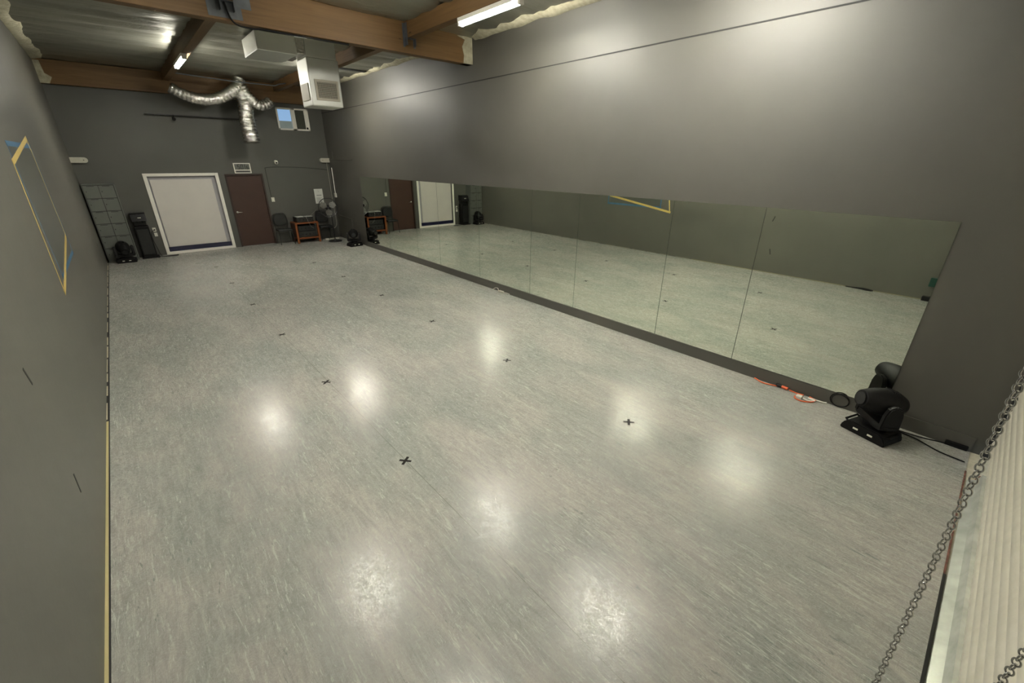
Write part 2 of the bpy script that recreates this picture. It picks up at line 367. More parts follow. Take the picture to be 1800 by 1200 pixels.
# ------------------------------------------------------------------ mirrors on the right wall
ys = [-2.36, -3.95, -5.541, -6.603, -8.184, -9.76, -10.86, -12.468, -13.594, -15.174]
labs = ['wall mirror panel at the far end of the row, beside the far spotlight', 'second wall mirror panel from the far end of the row', 'narrow wall mirror panel, the narrow one nearest the far wall',
        'wide wall mirror panel just before the middle of the row', 'wide wall mirror panel at the middle, above the small white adapter', 'narrow wall mirror panel in the middle of the row',
        'wide wall mirror panel reflecting the yellow and blue tape', 'narrow wall mirror panel between two wide ones, nearest the near end', 'largest looking wall mirror panel at the near end above the orange cord']
for i, lab in enumerate(labs):
    y1, y0 = ys[i] - .0025, ys[i + 1] + .0025; t = thing('mirror_panel', lab, 'mirror', (W, (y0 + y1) / 2, .157), 0, 'mirror panels along the right wall')
    h = (y1 - y0) / 2
    MB().box((-.006, -h, 0), (0, h, 1.894)).build('backing', M['mirror_edge'], t)
    v = MB(); v.b.faces.new([v.b.verts.new(p) for p in ((-.0065, -h + .001, .001), (-.0065, h - .001, .001), (-.0065, h - .001, 1.893), (-.0065, -h + .001, 1.893))]); o = v.build('mirror_glass', M['mirror'], t)

# ------------------------------------------------------------------ back wall: window, doors
t = struct(bpy.data.objects.new('window_1', None)); COL.objects.link(t); t.location = (5.29, 0, 3.635)
f = MB(); hw, hh = .46, .305
for a, c in (((-hw, -.02, -hh), (hw, .06, -hh + .045)), ((-hw, -.02, hh - .045), (hw, .06, hh)), ((-hw, -.02, -hh), (-hw + .045, .06, hh)), ((hw - .045, -.02, -hh), (hw, .06, hh)), ((-.045, -.02, -hh), (.07, .05, hh))): f.box(a, c, .004)
f.build('window_frame', M['white_frame'], t)
MB().box((-hw + .04, .025, -hh + .04), (-.04, .03, hh - .04)).build('pane', M['glass'], t)
MB().box((.065, .03, -hh + .04), (hw - .115, .036, hh - .04)).build('insect_screen', M['screen'], t)
MB().box((hw - .115, .015, -hh + .04), (hw - .045, .045, hh - .04)).build('sash_edge', M['white_frame'], t)
MB().box((hw - .10, -.03, -hh + .045), (hw - .06, .012, -hh + .10), .005).build('latch', M['black'], t)
tag(MB().box((-4, 4.2, -.1), (14, 5.0, 3.87)).build('neighbouring_building', M['outside']), 'grey wall of the building outside, seen low in the left window pane', 'building')

t = struct(bpy.data.objects.new('door_1', None)); COL.objects.link(t); t.location = (2.115, 0, 0)
f = MB(); f.box((-.85, -.022, 0), (-.77, .05, 2.135), .004); f.box((.77, -.022, 0), (.85, .05, 2.135), .004); f.box((-.77, -.022, 2.062), (.77, .05, 2.135), .004); f.box((-.77, -.022, 0), (.77, .05, .07), .004)
f.build('door_frame', M['white_frame'], t)
MB().box((-.775, .06, .06), (.775, .10, 2.07)).build('backing_board', M['grey_door'], t)
MB().box((-.735, .03, .195), (.665, .062, 1.975), .003).build('door_panel', M['white_door'], t)
MB().box((-.77, .02, .07), (.77, .055, .19)).build('bottom_strip', M['navy'], t, label='glossy navy strip along the door bottom')

t = struct(bpy.data.objects.new('door_2', None)); COL.objects.link(t); t.location = (3.62, 0, 0)
f = MB(); f.box((-.50, -.012, 0), (-.455, .07, 2.10), .003); f.box((.455, -.012, 0), (.50, .07, 2.10), .003); f.box((-.455, -.012, 2.055), (.455, .07, 2.10), .003); f.build('door_frame', M['brown_frame'], t)
MB().box((-.455, .035, .008), (.455, .075, 2.055)).build('door_leaf', M['brown'], t)
h = MB(); h.lathe([(0, .030), (.008, .030), (.010, .012), (.05, .011)], (-.385, .035, 1.02), (0, -1, 0), 20); h.tube([(-.385, -.015, 1.02), (-.35, -.02, 1.02), (-.27, -.018, 1.012)], [.012, .011, .008], 10)
h.build('door_handle', M['lever'], t, smooth=True)

# clock above the brown door
t = thing('wall_clock', 'white framed digital clock above the brown door', 'clock', (3.615, 0, 2.115))
f = MB(); f.box((-.22, -.03, 0), (.22, 0, .28), .004); f.build('case', M['white_frame'], t)
MB().box((-.195, -.0335, .100), (.195, -.0295, .258)).build('main_display', M['lcd'], t)
MB().box((-.195, -.0335, .022), (.195, -.0295, .078)).build('lower_display', M['lcd'], t)
SEG = {'5': 'afgcd', '0': 'abcdef', '1': 'bc', '6': 'afgecd'}
def seg7(m, ch, x, z, w, h, th, y):
    R = {'a': (0, h - th, w, h), 'g': (0, h / 2 - th / 2, w, h / 2 + th / 2), 'd': (0, 0, w, th), 'f': (0, h / 2, th, h), 'b': (w - th, h / 2, w, h), 'e': (0, 0, th, h / 2), 'c': (w - th, 0, w, h / 2)}
    for k in SEG[ch]: a = R[k]; m.box((x + a[0], y - .0012, z + a[1]), (x + a[2], y, z + a[3]))
for ch_, x_, w_, h_ in (('5', -.125, .065, .132), ('0', -.040, .065, .132), ('1', .015, .065, .132), ('6', .105, .055, .095)):
    d = MB(); seg7(d, ch_, x_, .112, w_, h_, .017, -.0335); d.build('digit', M['lcd_ink'], t)
d = MB(); d.box((-.17, -.0338, .036), (.17, -.0335, .039))
for k in range(9): d.box((-.16 + k * .036, -.0345, .038), (-.16 + k * .036 + .022, -.0335, .062))
d.build('date_line', M['lcd_ink'], t)

# round ended white wall units in the two corners
t = thing('wall_unit', 'white round ended unit high in the left corner of the far wall', 'wall fixture', (.0, 0, 2.455), 0, 'round ended units on the far wall')
def pill(m, x0, x1, hh, y0, y1, right=True):
    pts = [(x0, -hh), (x1 - hh, -hh)] + [(x1 - hh + hh * math.cos(a), hh * math.sin(a)) for a in [(-.5 + i / 10) * PI for i in range(1, 10)]] + [(x1 - hh, hh), (x0, hh)]
    if not right: pts = [(-p[0], p[1]) for p in pts]
    return m.prism(pts, 1, y0, y1)
pill(MB(), .002, .32, .062, -.09, 0).build('case', M['beige'], t)
MB().lathe([(0, .010), (.004, .010)], (.245, -.09, 0), (0, -1, 0), 12).build('sensor', M['black'], t)
t = thing('wall_unit', 'white round ended unit high in the right corner above the pipes', 'wall fixture', (W, 0, 2.485), 0, 'round ended units on the far wall')
pill(MB(), .002, .30, .066, -.09, 0, False).build('case', M['beige'], t)
MB().lathe([(0, .010), (.004, .010)], (-.22, -.09, 0), (0, -1, 0), 12).build('sensor', M['black'], t)

# security camera, switch, cable, notice
t = thing('security_camera', 'small white dome security camera right of the clock', 'camera', (4.55, 0, 2.42))
MB().lathe([(0, .040), (.03, .040), (.035, .034)], (0, 0, .02), (0, -1, 0), 20).build('mount', M['white'], t, smooth=True)
b = MB(); b.lathe([(0, .03), (.01, .045), (.05, .052), (.09, .045), (.11, .02)], (0, -.075, .05), (0, 0, -1), 20); b.build('body', M['white'], t, smooth=True)
MB().lathe([(0, .024), (.02, .02), (.028, .008)], (0, -.118, -.01), (0, -1, -.3), 16).build('lens', M['lens'], t, smooth=True)
t = thing('light_switch', 'white switch plate on the far wall right of the brown door', 'switch', (4.27, 0, 1.34))
MB().box((-.045, -.008, -.065), (.045, 0, .065), .002).build('plate', M['white'], t); MB().box((-.016, -.014, -.03), (.016, -.008, .03), .002).build('rocker', M['white_frame'], t)
tag(MB().tube(spline([(4.235, -.004, 1.405), (4.23, -.004, 1.8), (4.225, -.004, 2.2), (4.26, -.004, 2.265), (4.6, -.004, 2.285), (5.2, -.004, 2.27), (5.7, -.004, 2.235), (6.08, -.004, 2.19)], 5), .006, 6).build('wall_cable', M['black'], smooth=True),
    'thin black cable running from the switch up and across the far wall', 'cable')
t = thing('notice', 'white paper notice on the far wall behind the fan', 'notice', (5.68, 0, 1.38))
MB().box((-.135, -.003, -.23), (.135, 0, .23)).build('sheet', M['paper'], t)
MB().box((-.075, -.0042, .020), (.085, -.003, .038)).build('heading', M['ink'], t); n_ = MB()
for k in range(8): n_.box((-.09, -.0038, -.05 - k * .02), (.09 - (k % 3) * .03, -.003, -.045 - k * .02))
n_.build('print', M['ink'], t); MB().tube([(-.01, -.0035, .165), (.012, -.0035, .155), (0, -.0035, .13)], .003, 6).build('emblem', M['ink'], t)

# pipes in the right corner
tag(MB().tube(spline([(6.085, -.03, 2.42), (6.09, -.03, 1.8), (6.10, -.03, 1.1), (6.12, -.03, .62), (6.11, -.03, .44), (6.03, -.04, .33), (5.86, -.05, .30), (5.72, -.04, .36)], 6), .009, 10).build('conduit', M['pipe'], smooth=True),
    'long thin pale pipe down the far right corner that curls behind the fan', 'pipe', 'pipes in the right corner')
t = thing('conduit', 'short white pipe ending in an outlet box on the right wall corner', 'pipe', (W, -.22, 1.4), 0, 'pipes in the right corner')
MB().cyl((-.02, 0, .06), (-.02, 0, .86), .012, 10).build('pipe', M['white_frame'], t, smooth=True)
MB().box((-.045, -.055, -.06), (0, .055, .07), .005).build('outlet_box', M['white'], t)
t = thing('conduit', 'thin pale pipe running level along the right wall near the corner', 'pipe', (W, -1.0, 2.51), 0, 'pipes in the right corner')
MB().cyl((-.012, .9, 0), (-.012, -.95, 0), .010, 8).build('pipe', M['wall_left'], t, smooth=True)
MB().cyl((-.012, .55, 0), (-.012, .55, .25), .008, 8).build('riser', M['wall_left'], t, smooth=True)
tag(MB().tube([(W - .01, -.3, .76), (W - .01, -1.33, .73), (W - .01, -1.33, .32)], .008, 8).build('conduit', M['wall_left']), 'thin grey pipe bent down behind the far right spotlight', 'pipe', 'pipes in the right corner')

# lighting pipe with clamp spots on the far wall
t = thing('lighting_pipe', 'thin dark pipe with clamp lamps high on the far wall', 'pipe', (2.8, -.10, 3.55))
MB().cyl((-1.12, 0, 0), (1.45, 0, 0), .014, 10).build('pipe', M['black_metal'], t, smooth=True)
for x in (-.52, 1.36):
    b = MB(); b.tube([(x, 0, .02), (x, 0, -.03), (x, -.03, -.07)], .010, 8); b.lathe([(0, .02), (.02, .035), (.08, .042), (.085, .036)], (x - .02, -.03, -.065), (.1, -1, -.35), 16); b.build('clamp_lamp', M['black'], t, smooth=True)
for x in (-.9, .4, 1.2): MB().box((x - .01, 0, -.01), (x + .01, .10, .01)).build('bracket', M['black_metal'], t)
# thin sprinkler line under the far ceiling
tag(MB().tube([(2.30, -1.45, 4.46), (2.36, -1.45, 4.36), (3.6, -1.45, 4.31), (4.55, -1.45, 4.31), (4.66, -1.45, 4.36), (4.86, -1.45, 4.40)], .014, 8).build('sprinkler_line', M['steel_plate'], smooth=True), 'thin level pipe hung below the far ceiling in front of the flexible ducts', 'pipe')
# cable looped under the big beam
tag(MB().tube(spline([(2.30, -8.12, 4.50), (2.31, -8.12, 4.30), (2.34, -8.12, 4.16), (2.42, -8.10, 4.10), (2.60, -8.06, 4.10), (2.75, -8.03, 4.118), (3.2, -8.02, 4.118), (3.9, -8.02, 4.118)], 5), .011, 8).build('beam_cable', M['black'], smooth=True), 'dark cable looping under the big timber beam at the left', 'cable')

# ------------------------------------------------------------------ sheet metal duct
t = thing('air_duct', 'square sheet metal air duct hanging behind the big beam with vent', 'duct', (4.14, -6.0, 4.50))
Yf = -.18
b = MB(); b.box((-1.06, Yf, -.28), (-.42, .75, 0), .01); b.build('side_box', M['sheet'], t)
b = MB(); b.box((-.42, Yf + .02, -.25), (-.27, .62, 0), .006); b.build('connector', M['flex'], t)
b = MB(); b.box((-.27, Yf, -.275), (.27, .36, 0), .008); b.build('upper_box', M['sheet'], t)
b = MB(); b.box((-.285, Yf - .01, -1.06), (.295, .38, -.275), .02); b.build('drop_box', M['sheet'], t)
rg = MB(); y = Yf - .01
rg.box((-.20, y - .018, -.96), (.235, y, -.92)); rg.box((-.20, y - .018, -.66), (.235, y, -.62)); rg.box((-.20, y - .018, -.92), (-.165, y, -.66)); rg.box((.20, y - .018, -.92), (.235, y, -.66))
rf = rg.build('register', M['grille'], t, label='cream framed vent grille')
MB().box((-.165, y - .003, -.92), (.20, y, -.66)).build('recess', M['dark'], rf)
rg = MB()
for k in range(17): rg.box((-.158 + k * .0215, y - .014, -.92), (-.151 + k * .0215, y - .004, -.66))
for k in range(9): rg.box((-.165, y - .012, -.906 + k * .029), (.20, y - .005, -.901 + k * .029))
rg.build('louvre', M['grille'], rf)
rg = MB(); rg.box((-.285 - .016, -.10, -.96), (-.285, .30, -.68), .004); s_ = rg.build('side_register', M['grille'], t)

# ------------------------------------------------------------------ flexible foil ducts
t = thing('flexible_duct', 'crinkled silver flexible duct with three arms hanging by the far wall', 'duct', (3.86, -.75, 4.50))
def flex(pts, r0, r1, parent, seed):
    P = spline(pts, 14); n = len(P); rad = []; Lc = 0; out = []
    for i, p in enumerate(P):
        if i: Lc += (P[i] - P[i - 1]).length
        f_ = i / (n - 1); rad.append((r0 + (r1 - r0) * f_) * (1 + .045 * math.sin(Lc * 75) + .05 * noise.noise(Vector((seed, Lc * 7, 0)))))
    mb = MB(); mb.tube(P, rad, 26)
    for v in mb.b.verts:
        v.co += Vector([noise.noise(v.co * 16 + Vector((k * 7 + seed, 0, 0))) for k in range(3)]) * .012
    return mb.build('duct_arm', M['flex'], parent, smooth=True)
flex([(.02, 0, -.01), (-.02, 0, -.12), (-.04, .02, -.25), (-.02, .05, -.45)], .155, .15, t, 1)
flex([(-.05, .0, -.22), (-.30, -.02, -.40), (-.62, 0, -.55), (-.98, .02, -.58), (-1.32, .05, -.50), (-1.56, .08, -.37)], .15, .13, t, 2)
flex([(.0, .03, -.30), (.03, .02, -.62), (.0, .0, -.95), (-.01, -.02, -1.25), (.0, -.05, -1.57)], .17, .205, t, 3)
flex([(.04, .0, -.22), (.15, -.03, -.45), (.34, -.03, -.62), (.52, .0, -.60), (.68, .05, -.50)], .14, .13, t, 4)

# ------------------------------------------------------------------ lockers
t = thing('locker', 'tall grey twelve door locker in the far left corner', 'locker', (.035, 0, 0))
MB().box((0, -.302, 0), (.62, -.005, 1.91), .004).build('carcass', M['locker'], t); MB().box((.014, -.3035, .040), (.598, -.30, 1.892)).build('door_gap_shade', M['dark'], t)  # dark sheet behind the doors paints the shade in their gaps
for i in range(2):
    for j in range(6):
        x0 = .018 + i * .288; z0 = .045 + j * .3075
        d = MB().box((x0, -.312, z0), (x0 + .280, -.298, z0 + .294), .003).build('locker_door', M['locker'], t)
        MB().box((x0 + .07, -.3135, z0 + .272), (x0 + .21, -.3115, z0 + .284)).build('vent_slot', M['dark'], d); MB().box((x0 + .03, -.320, z0 + .14), (x0 + .045, -.3115, z0 + .165)).build('latch', M['dark'], d)

# ------------------------------------------------------------------ water dispenser
wd = t = thing('water_dispenser', 'tall black floor standing water dispenser beside the locker', 'dispenser', (.90, -.16, 0))
MB().box((-.15, -.12, .02), (.15, .14, .84), .012).build('cabinet', M['black'], t)
MB().box((-.13, -.0, .84), (.13, .13, .97), .01).build('recess_back', M['dark'], t)
MB().prism([(-.16, .97), (-.13, 1.15), (-.07, 1.18), (.14, 1.18), (.14, .97)], 0, -.155, .155).build('head', M['black_gloss'], t)
MB().box((-.19, -.20, 0), (.19, .14, .03), .01).build('base_plate', M['black'], t)
MB().box((-.12, -.125, .10), (.12, -.118, .76), .003).build('front_panel', M['black_fabric'], t)
for x in (-.04, .04): MB().cyl((x, -.06, .975), (x, -.06, .93), .012, 10).build('tap', M['black_gloss'], t)
MB().box((-.02, -.158, 1.055), (.05, -.140, 1.07)).build('status_light', M['label'], t)
t = thing('outlet', 'white wall outlet beside the water dispenser, the upper of two', 'outlet', (1.155, 0, .70), 0, 'outlets left of the white door')
MB().box((-.038, -.010, -.055), (.038, 0, .055), .002).build('plate', M['white'], t); MB().box((-.015, -.035, -.02), (.02, -.010, .012), .003).build('plug', M['black'], t)
t2 = thing('outlet', 'white adapter on the wall below the upper outlet, beside the dispenser', 'outlet', (1.16, 0, .57), 0, 'outlets left of the white door')
MB().box((-.035, -.035, -.05), (.035, 0, .05), .004).build('adapter', M['white'], t2)
wd_cord = (MB().tube(spline([(1.15, -.03, .69), (1.08, -.06, .63), (1.06, -.05, .45), (1.10, -.05, .2), (1.14, -.10, .01), (1.30, -.24, .008), (1.50, -.26, .008), (1.46, -.34, .008), (1.25, -.34, .008), (1.12, -.24, .008), (1.06, -.12, .02)], 8), .007, 6).xform(Matrix.Translation((-.90, .16, 0))).build('power_cord', M['black'], wd, smooth=True))

# ------------------------------------------------------------------ moving head spotlights
def moving_head(loc, rz, label, yaw, pitch):
    t = thing('moving_head_light', label, 'stage light', loc, rz, 'black moving head stage lights')
    b = MB(); b.prism([(-.20, 0), (.20, 0), (.20, .035), (.175, .085), (.12, .115), (-.12, .115), (-.175, .085), (-.20, .035)], 1, -.15, .15)
    bmesh.ops.bevel(b.b, geom=[e for e in b.b.edges], offset=.008, segments=2, affect='EDGES'); b.build('base', M['black'], t, smooth=True)
    for x in (-.085, .045):
        MB().box((x, -.1545, .048), (x + .045, -.149, .066), .002).build('display', M['label'], t)
    for x in (-.16, .16): MB().tube([(x, -.10, .07), (x * 1.22, -.09, .09), (x * 1.22, .09, .09), (x, .10, .07)], .011, 8).build('carry_handle', M['black'], t, smooth=True)
    cyw, syw = math.cos(yaw), math.sin(yaw); Rz = Matrix.Rotation(yaw, 4, 'Z')
    b = MB(); b.lathe([(.0, .09), (.03, .10), (.04, .10)], (0, 0, .11), (0, 0, 1), 24)
    b.prism([(-.205, .20), (-.18, .155), (-.10, .145), (.10, .145), (.18, .155), (.205, .20), (.205, .215), (-.205, .215)], 1, -.075, .075)
    b.xform(Rz); yk = b.build('yoke', M['black'], t, smooth=True)
    for s in (-1, 1):
        a = MB(); pts = [(-.085, .17), (.085, .17), (.078, .33), (.055, .40), (.0, .425), (-.055, .40), (-.078, .33)]
        a.prism(pts, 0, s * .150, s * .205); bmesh.ops.bevel(a.b, geom=list(a.b.edges), offset=.012, segments=3, affect='EDGES'); a.xform(Rz); a.build('yoke_arm', M['black'], t, smooth=True)
    h = MB(); h.lathe([(-.205, .068), (-.20, .082), (-.16, .098), (-.08, .122), (.0, .133), (.08, .128), (.14, .105), (.185, .08), (.205, .05)], (0, 0, 0), (0, 1, 0), 32)
    for v in h.b.verts: v.co.x *= 1.08
    Hm = Matrix.Translation((0, 0, .375)) @ Rz @ Matrix.Rotation(pitch, 4, 'X'); h.xform(Hm); hd = h.build('head', M['black'], t, smooth=True)
    l_ = MB(); l_.lathe([(-.212, .050), (-.208, .060), (-.198, .062)], (0, 0, 0), (0, 1, 0), 28); l_.xform(Hm); l_.build('lens', M['lens'], hd, smooth=True)
    g_ = MB(); g_.lathe([(-.214, .072), (-.214, .062), (-.200, .062), (-.200, .074)], (0, 0, 0), (0, 1, 0), 28); g_.xform(Hm); g_.build('lens_ring', M['black_gloss'], hd, smooth=True)
    v_ = MB()
    for k in range(5): v_.box((-.05, .02 + k * .02, .127 - k * .002), (.05, .027 + k * .02, .136 - k * .004))
    v_.xform(Hm); v_.build('cooling_fins', M['black_gloss'], hd)
    return t
moving_head((5.80, -15.16, 0), math.radians(-109), 'black moving head stage light on the floor at the near end of the mirrors', math.radians(-30), math.radians(-8))
moving_head((5.88, -2.02, 0), math.radians(6), 'black moving head stage light on the floor at the far end of the mirrors', math.radians(-28), math.radians(5))
moving_head((.40, -.52, 0), math.radians(-4), 'black moving head stage light on the floor in front of the locker', math.radians(10), math.radians(28))

# ------------------------------------------------------------------ chairs
def chair(loc, rz, label):
    t = thing('stacking_chair', label, 'chair', loc, rz, 'black padded stacking chairs')
    s = MB(); s.box((-.20, -.21, .42), (.20, .19, .475), .02); s.build('seat', M['black_fabric'], t, smooth=True)
    b = MB(); b.prism([(-.13, .56), (.13, .56), (.185, .64), (.19, .72), (.165, .85), (.12, .885), (-.12, .885), (-.165, .85), (-.19, .72), (-.185, .64)], 1, -.018, .018)
    bmesh.ops.bevel(b.b, geom=list(b.b.edges), offset=.008, segments=2, affect='EDGES'); b.xform(Matrix.Translation((0, .215, 0)) @ Matrix.Shear('XZ', 4, (0, .0))); b.build('backrest', M['black_fabric'], t, smooth=True)
    fr = MB(); fr.tube(spline([(-.17, .20, .43), (-.195, .225, .60), (-.20, .245, .76), (-.165, .255, .89), (-.09, .26, .925), (.09, .26, .925), (.165, .255, .89), (.20, .245, .76), (.195, .225, .60), (.17, .20, .43)], 6), .011, 8); fr.build('back_frame', M['black_metal'], t, smooth=True)
    for x in (-.19, .19):
        MB().tube([(x, -.19, .43), (x * 1.08, -.225, .006)], .011, 8).build('leg', M['black_metal'], t, smooth=True)
        MB().tube([(x * .95, .18, .43), (x * 1.08, .25, .006)], .011, 8).build('leg', M['black_metal'], t, smooth=True)
    st = MB(); st.tube([(-.19, -.19, .415), (.19, -.19, .415)], .009, 8); st.tube([(-.19, -.19, .415), (-.18, .18, .415)], .009, 8); st.tube([(.19, -.19, .415), (.18, .18, .415)], .009, 8); st.build('seat_frame', M['black_metal'], t, smooth=True)
    return t
ch = chair((4.33, -.31, 0), 0, 'black padded stacking chair between the brown door and the wooden cart')
dup(ch, (5.62, -.29, 0), math.radians(-4), 'black padded chair behind the pedestal fan, right of the wooden cart')

# ------------------------------------------------------------------ wooden cart with equipment
t = thing('equipment_cart', 'orange wooden cart against the far wall holding black audio gear', 'cart', (4.98, -.30, 0))
MB().box((-.36, -.26, .60), (.36, .26, .645), .004).build('top', M['cart'], t)
for x in (-.33, .33):
    for y in (-.23, .23): MB().box((x - .03, y - .03, 0), (x + .03, y + .03, .60), .003).build('leg', M['cart'], t)
MB().box((-.36, -.25, .13), (.36, .25, .175), .003).build('shelf', M['cart'], t)
MB().box((-.36, -.22, .175), (-.35, .22, .60)).build('side_panel', M['brown'], t); 
MB().box((-.36, .24, .175), (.36, .25, .60)).build('back_panel', M['brown'], t)
def rack(loc, w, d, h, label, name='amplifier', cat='amplifier'):
    t = thing(name, label, cat, loc, 0, 'black audio units on the cart')
    MB().box((-w / 2, -d / 2, 0), (w / 2, d / 2, h), .004).build('case', M['black'], t)
    f = MB(); f.box((-w / 2 + .01, -d / 2 - .006, .012), (w / 2 - .01, -d / 2, h - .012), .002); p = f.build('front_panel', M['black_fabric'], t)
    for i in range(4): MB().lathe([(0, .014), (.018, .012)], (-w * .3 + i * w * .2, -d / 2 - .006, h * .5), (0, -1, 0), 12).build('knob', M['black_gloss'], p)
    return t
rack((4.98, -.30, .1755), .56, .40, .19, 'lower black amplifier on the shelf of the wooden cart')
rack((4.98, -.30, .368), .54, .38, .17, 'upper black amplifier, stacked on the lower one inside the cart')
mx = rack((4.97, -.30, .6455), .52, .36, .155, 'black audio mixer on top of the wooden cart', 'audio_mixer', 'mixer')
tag(MB().box((4.74, -.46, .802), (4.95, -.20, .812), .001).build('booklet', M['paper']), 'white booklet on the left of the black mixer', 'booklet')
tag(MB().box((4.97, -.46, .802), (5.22, -.20, .818), .002).build('laptop_tray', M['galv']), 'thin grey metal tray on the right of the black mixer', 'tray')
tag(MB().tube(spline([(5.20, -.45, .830), (5.02, -.49, .83), (5.05, -.57, .62), (5.10, -.58, .50), (5.16, -.57, .45)], 6), .004, 6).build('audio_cable', M['pipe'], smooth=True), 'thin pale cable dangling down the front of the cart', 'cable')
tag(MB().tube(spline([(5.22, -.30, .83), (5.40, -.12, .90), (5.52, -.02, .98)], 6), .003, 6).build('audio_cable', M['pipe'], smooth=True), 'thin pale cable rising from the mixer to the far wall', 'cable')

# ------------------------------------------------------------------ pedestal fan
t = thing('pedestal_fan', 'large black pedestal fan in the far right corner', 'fan', (5.72, -.79, 0))
MB().lathe([(0, .215), (.012, .22), (.028, .19), (.04, .05), (.07, .03)], (0, 0, 0), (0, 0, 1), 36).build('base', M['black_metal'], t, smooth=True)
MB().cyl((0, 0, .05), (0, 0, 1.0), .016, 12).build('pole', M['black_metal'], t, smooth=True)
ax = Vector((-.30, -.92, .12)).normalized(); C0 = Vector((-.11, -.13, 1.09))
MB().lathe([(-.04, .03), (-.02, .075), (.08, .085), (.13, .06)], C0 - ax * .17, ax, 24).build('motor', M['black'], t, smooth=True)
MB().tube([(0, 0, .96), (0, 0, 1.04), tuple(C0 - ax * .10)], .02, 10).build('neck', M['black'], t, smooth=True)
e1 = ax.cross(Vector((0, 0, 1))).normalized(); e2 = e1.cross(ax).normalized()
cg = MB(); Rr = .285
def ring(r, off, th): cg.tube([C0 + ax * off + e1 * (r * math.cos(a)) + e2 * (r * math.sin(a)) for a in [2 * PI * k / 48 for k in range(48)]], th, 6, True)
ring(Rr, 0, .013)
for r_, off in ((.24, .05), (.16, .075), (.08, .085)): ring(r_, off, .002)
for k in range(40):
    a = 2 * PI * k / 40; d = e1 * math.cos(a) + e2 * math.sin(a)
    cg.tube([C0 + d * Rr, C0 + ax * .05 + d * .24, C0 + ax * .085 + d * .08], .0014, 4); cg.tube([C0 + d * Rr, C0 - ax * .06 + d * .24, C0 - ax * .08 + d * .08], .0014, 4)
cg.build('cage', M['black_metal'], t)
for k in range(3):
    a0 = .5 + 2 * PI * k / 3; bl = MB(); g = []
    for i in range(7):
        r_ = .05 + .20 * i / 6; half = .36 + .34 * math.sin(PI * min(1, i / 5)); row = []
        for j in range(7):
            a = a0 + (j / 3 - 1) * half; row.append(bl.b.verts.new(C0 + ax * (.01 + .028 * (j / 3 - 1)) + (e1 * math.cos(a) + e2 * math.sin(a)) * r_))
        g.append(row)
    for i in range(6):
        for j in range(6): bl.b.faces.new((g[i][j], g[i][j + 1], g[i + 1][j + 1], g[i + 1][j]))
    bmesh.ops.solidify(bl.b, geom=list(bl.b.faces), thickness=.003); bl.build('blade', M['blade'], t, smooth=True)
MB().lathe([(0, .05), (.03, .045), (.04, .02)], C0, ax, 20).build('hub', M['black'], t, smooth=True)
MB().lathe([(0, .04), (.006, .038)], C0 + ax * .085, ax, 20).build('badge', M['black_gloss'], t)
tag(MB().box((5.56, -.60 + .22, 0), (5.66, -.60 + .28, .04), .004).build('power_adapter', M['white']), 'white plug adapter on the floor left of the fan base', 'adapter')
tag(MB().box((5.70, -.35, 0), (6.02, -.30, .035), .004).build('power_strip', M['beige']), 'pale power strip on the floor behind the fan base', 'power strip')
tag(MB().tube(spline([(5.56, -.36, .012), (5.45, -.40, .01), (5.38, -.36, .01), (5.44, -.32, .01)], 6), .007, 6).build('white_cable', M['white_cord'], smooth=True), 'short white cord curl on the floor between cart and fan', 'cord')

# ------------------------------------------------------------------ tape crosses on the floor
ord_ = ['nearest the camera', 'second from the camera', 'third from the camera', 'third from the far wall', 'second from the far wall', 'nearest the far wall']
cr = MB(); 
for a in (-49, 36):
    m_ = MB(); cr_ = Matrix.Rotation(math.radians(a), 4, 'Z')
    vs = [cr_ @ Vector(p) for p in ((-.056, -.0125, 0), (.056, -.0125, 0), (.056, .0125, 0), (-.056, .0125, 0))]
    z = .0006 if a < 0 else .0011
    lo = [cr.b.verts.new((v.x, v.y, 0)) for v in vs]; hi = [cr.b.verts.new((v.x, v.y, z)) for v in vs]
    cr.b.faces.new(hi)
    for k in range(4): cr.b.faces.new((lo[k], lo[(k + 1) % 4], hi[(k + 1) % 4], hi[k]))
x0 = None
LX = [(2.040, -12.466), (2.02, -10.50), (2.043, -8.50), (2.047, -6.55), (2.05, -4.60), (2.05, -2.62)]
RX = [(4.115, -13.44), (4.11, -11.48), (4.14, -9.50), (4.15, -7.55), (4.13, -5.60), (4.10, -3.66)]
for side, Ls in (('left', LX), ('right', RX)):
    for i, (x, y) in enumerate(Ls):
        if x0 is None: o = cr.build('tape_cross', M['tape']); x0 = o
        else: o = x0.copy(); COL.objects.link(o)
        o.location = (x, y, 0.0002); o.rotation_euler = (0, 0, random.uniform(-.15, .15) if i else 0)
        tag(o, 'black tape cross on the floor, %s in the %s row' % (ord_[i], side), 'floor mark', 'black tape crosses in two rows')

# ------------------------------------------------------------------ tape outline on the left wall
def strip(m, a, c, w, x):
    a = Vector(a); c = Vector(c); d = (c - a).normalized(); n = Vector((-d.y, d.x)) * w / 2; a = a - d * w / 2; c = c + d * w / 2
    q = [a - n, c - n, c + n, a + n]; f0 = [m.b.verts.new((x, p.x, p.y)) for p in q]; f1 = [m.b.verts.new((0.0, p.x, p.y)) for p in q]
    m.b.faces.new(f0)
    for k in range(4): m.b.faces.new((f0[k], f1[k], f1[(k + 1) % 4], f0[(k + 1) % 4]))
struct(MB().box((-.01, -8.74, 1.32), (.0008, -6.95, 2.62)).build('trim_11', M['patch']))          # repainted patch inside the tape
m = MB(); B_ = [(-6.88, 1.30), (-8.72, 1.30), (-8.72, 2.64), (-6.88, 2.64)]
for k in range(4): strip(m, B_[k], B_[(k + 1) % 4], .050 if k % 2 == 0 else .030, .0012)
tag(m.build('tape_outline', M['blue']), 'blue tape rectangle on the left wall under the yellow tape', 'tape', 'tape outlines on the left wall')
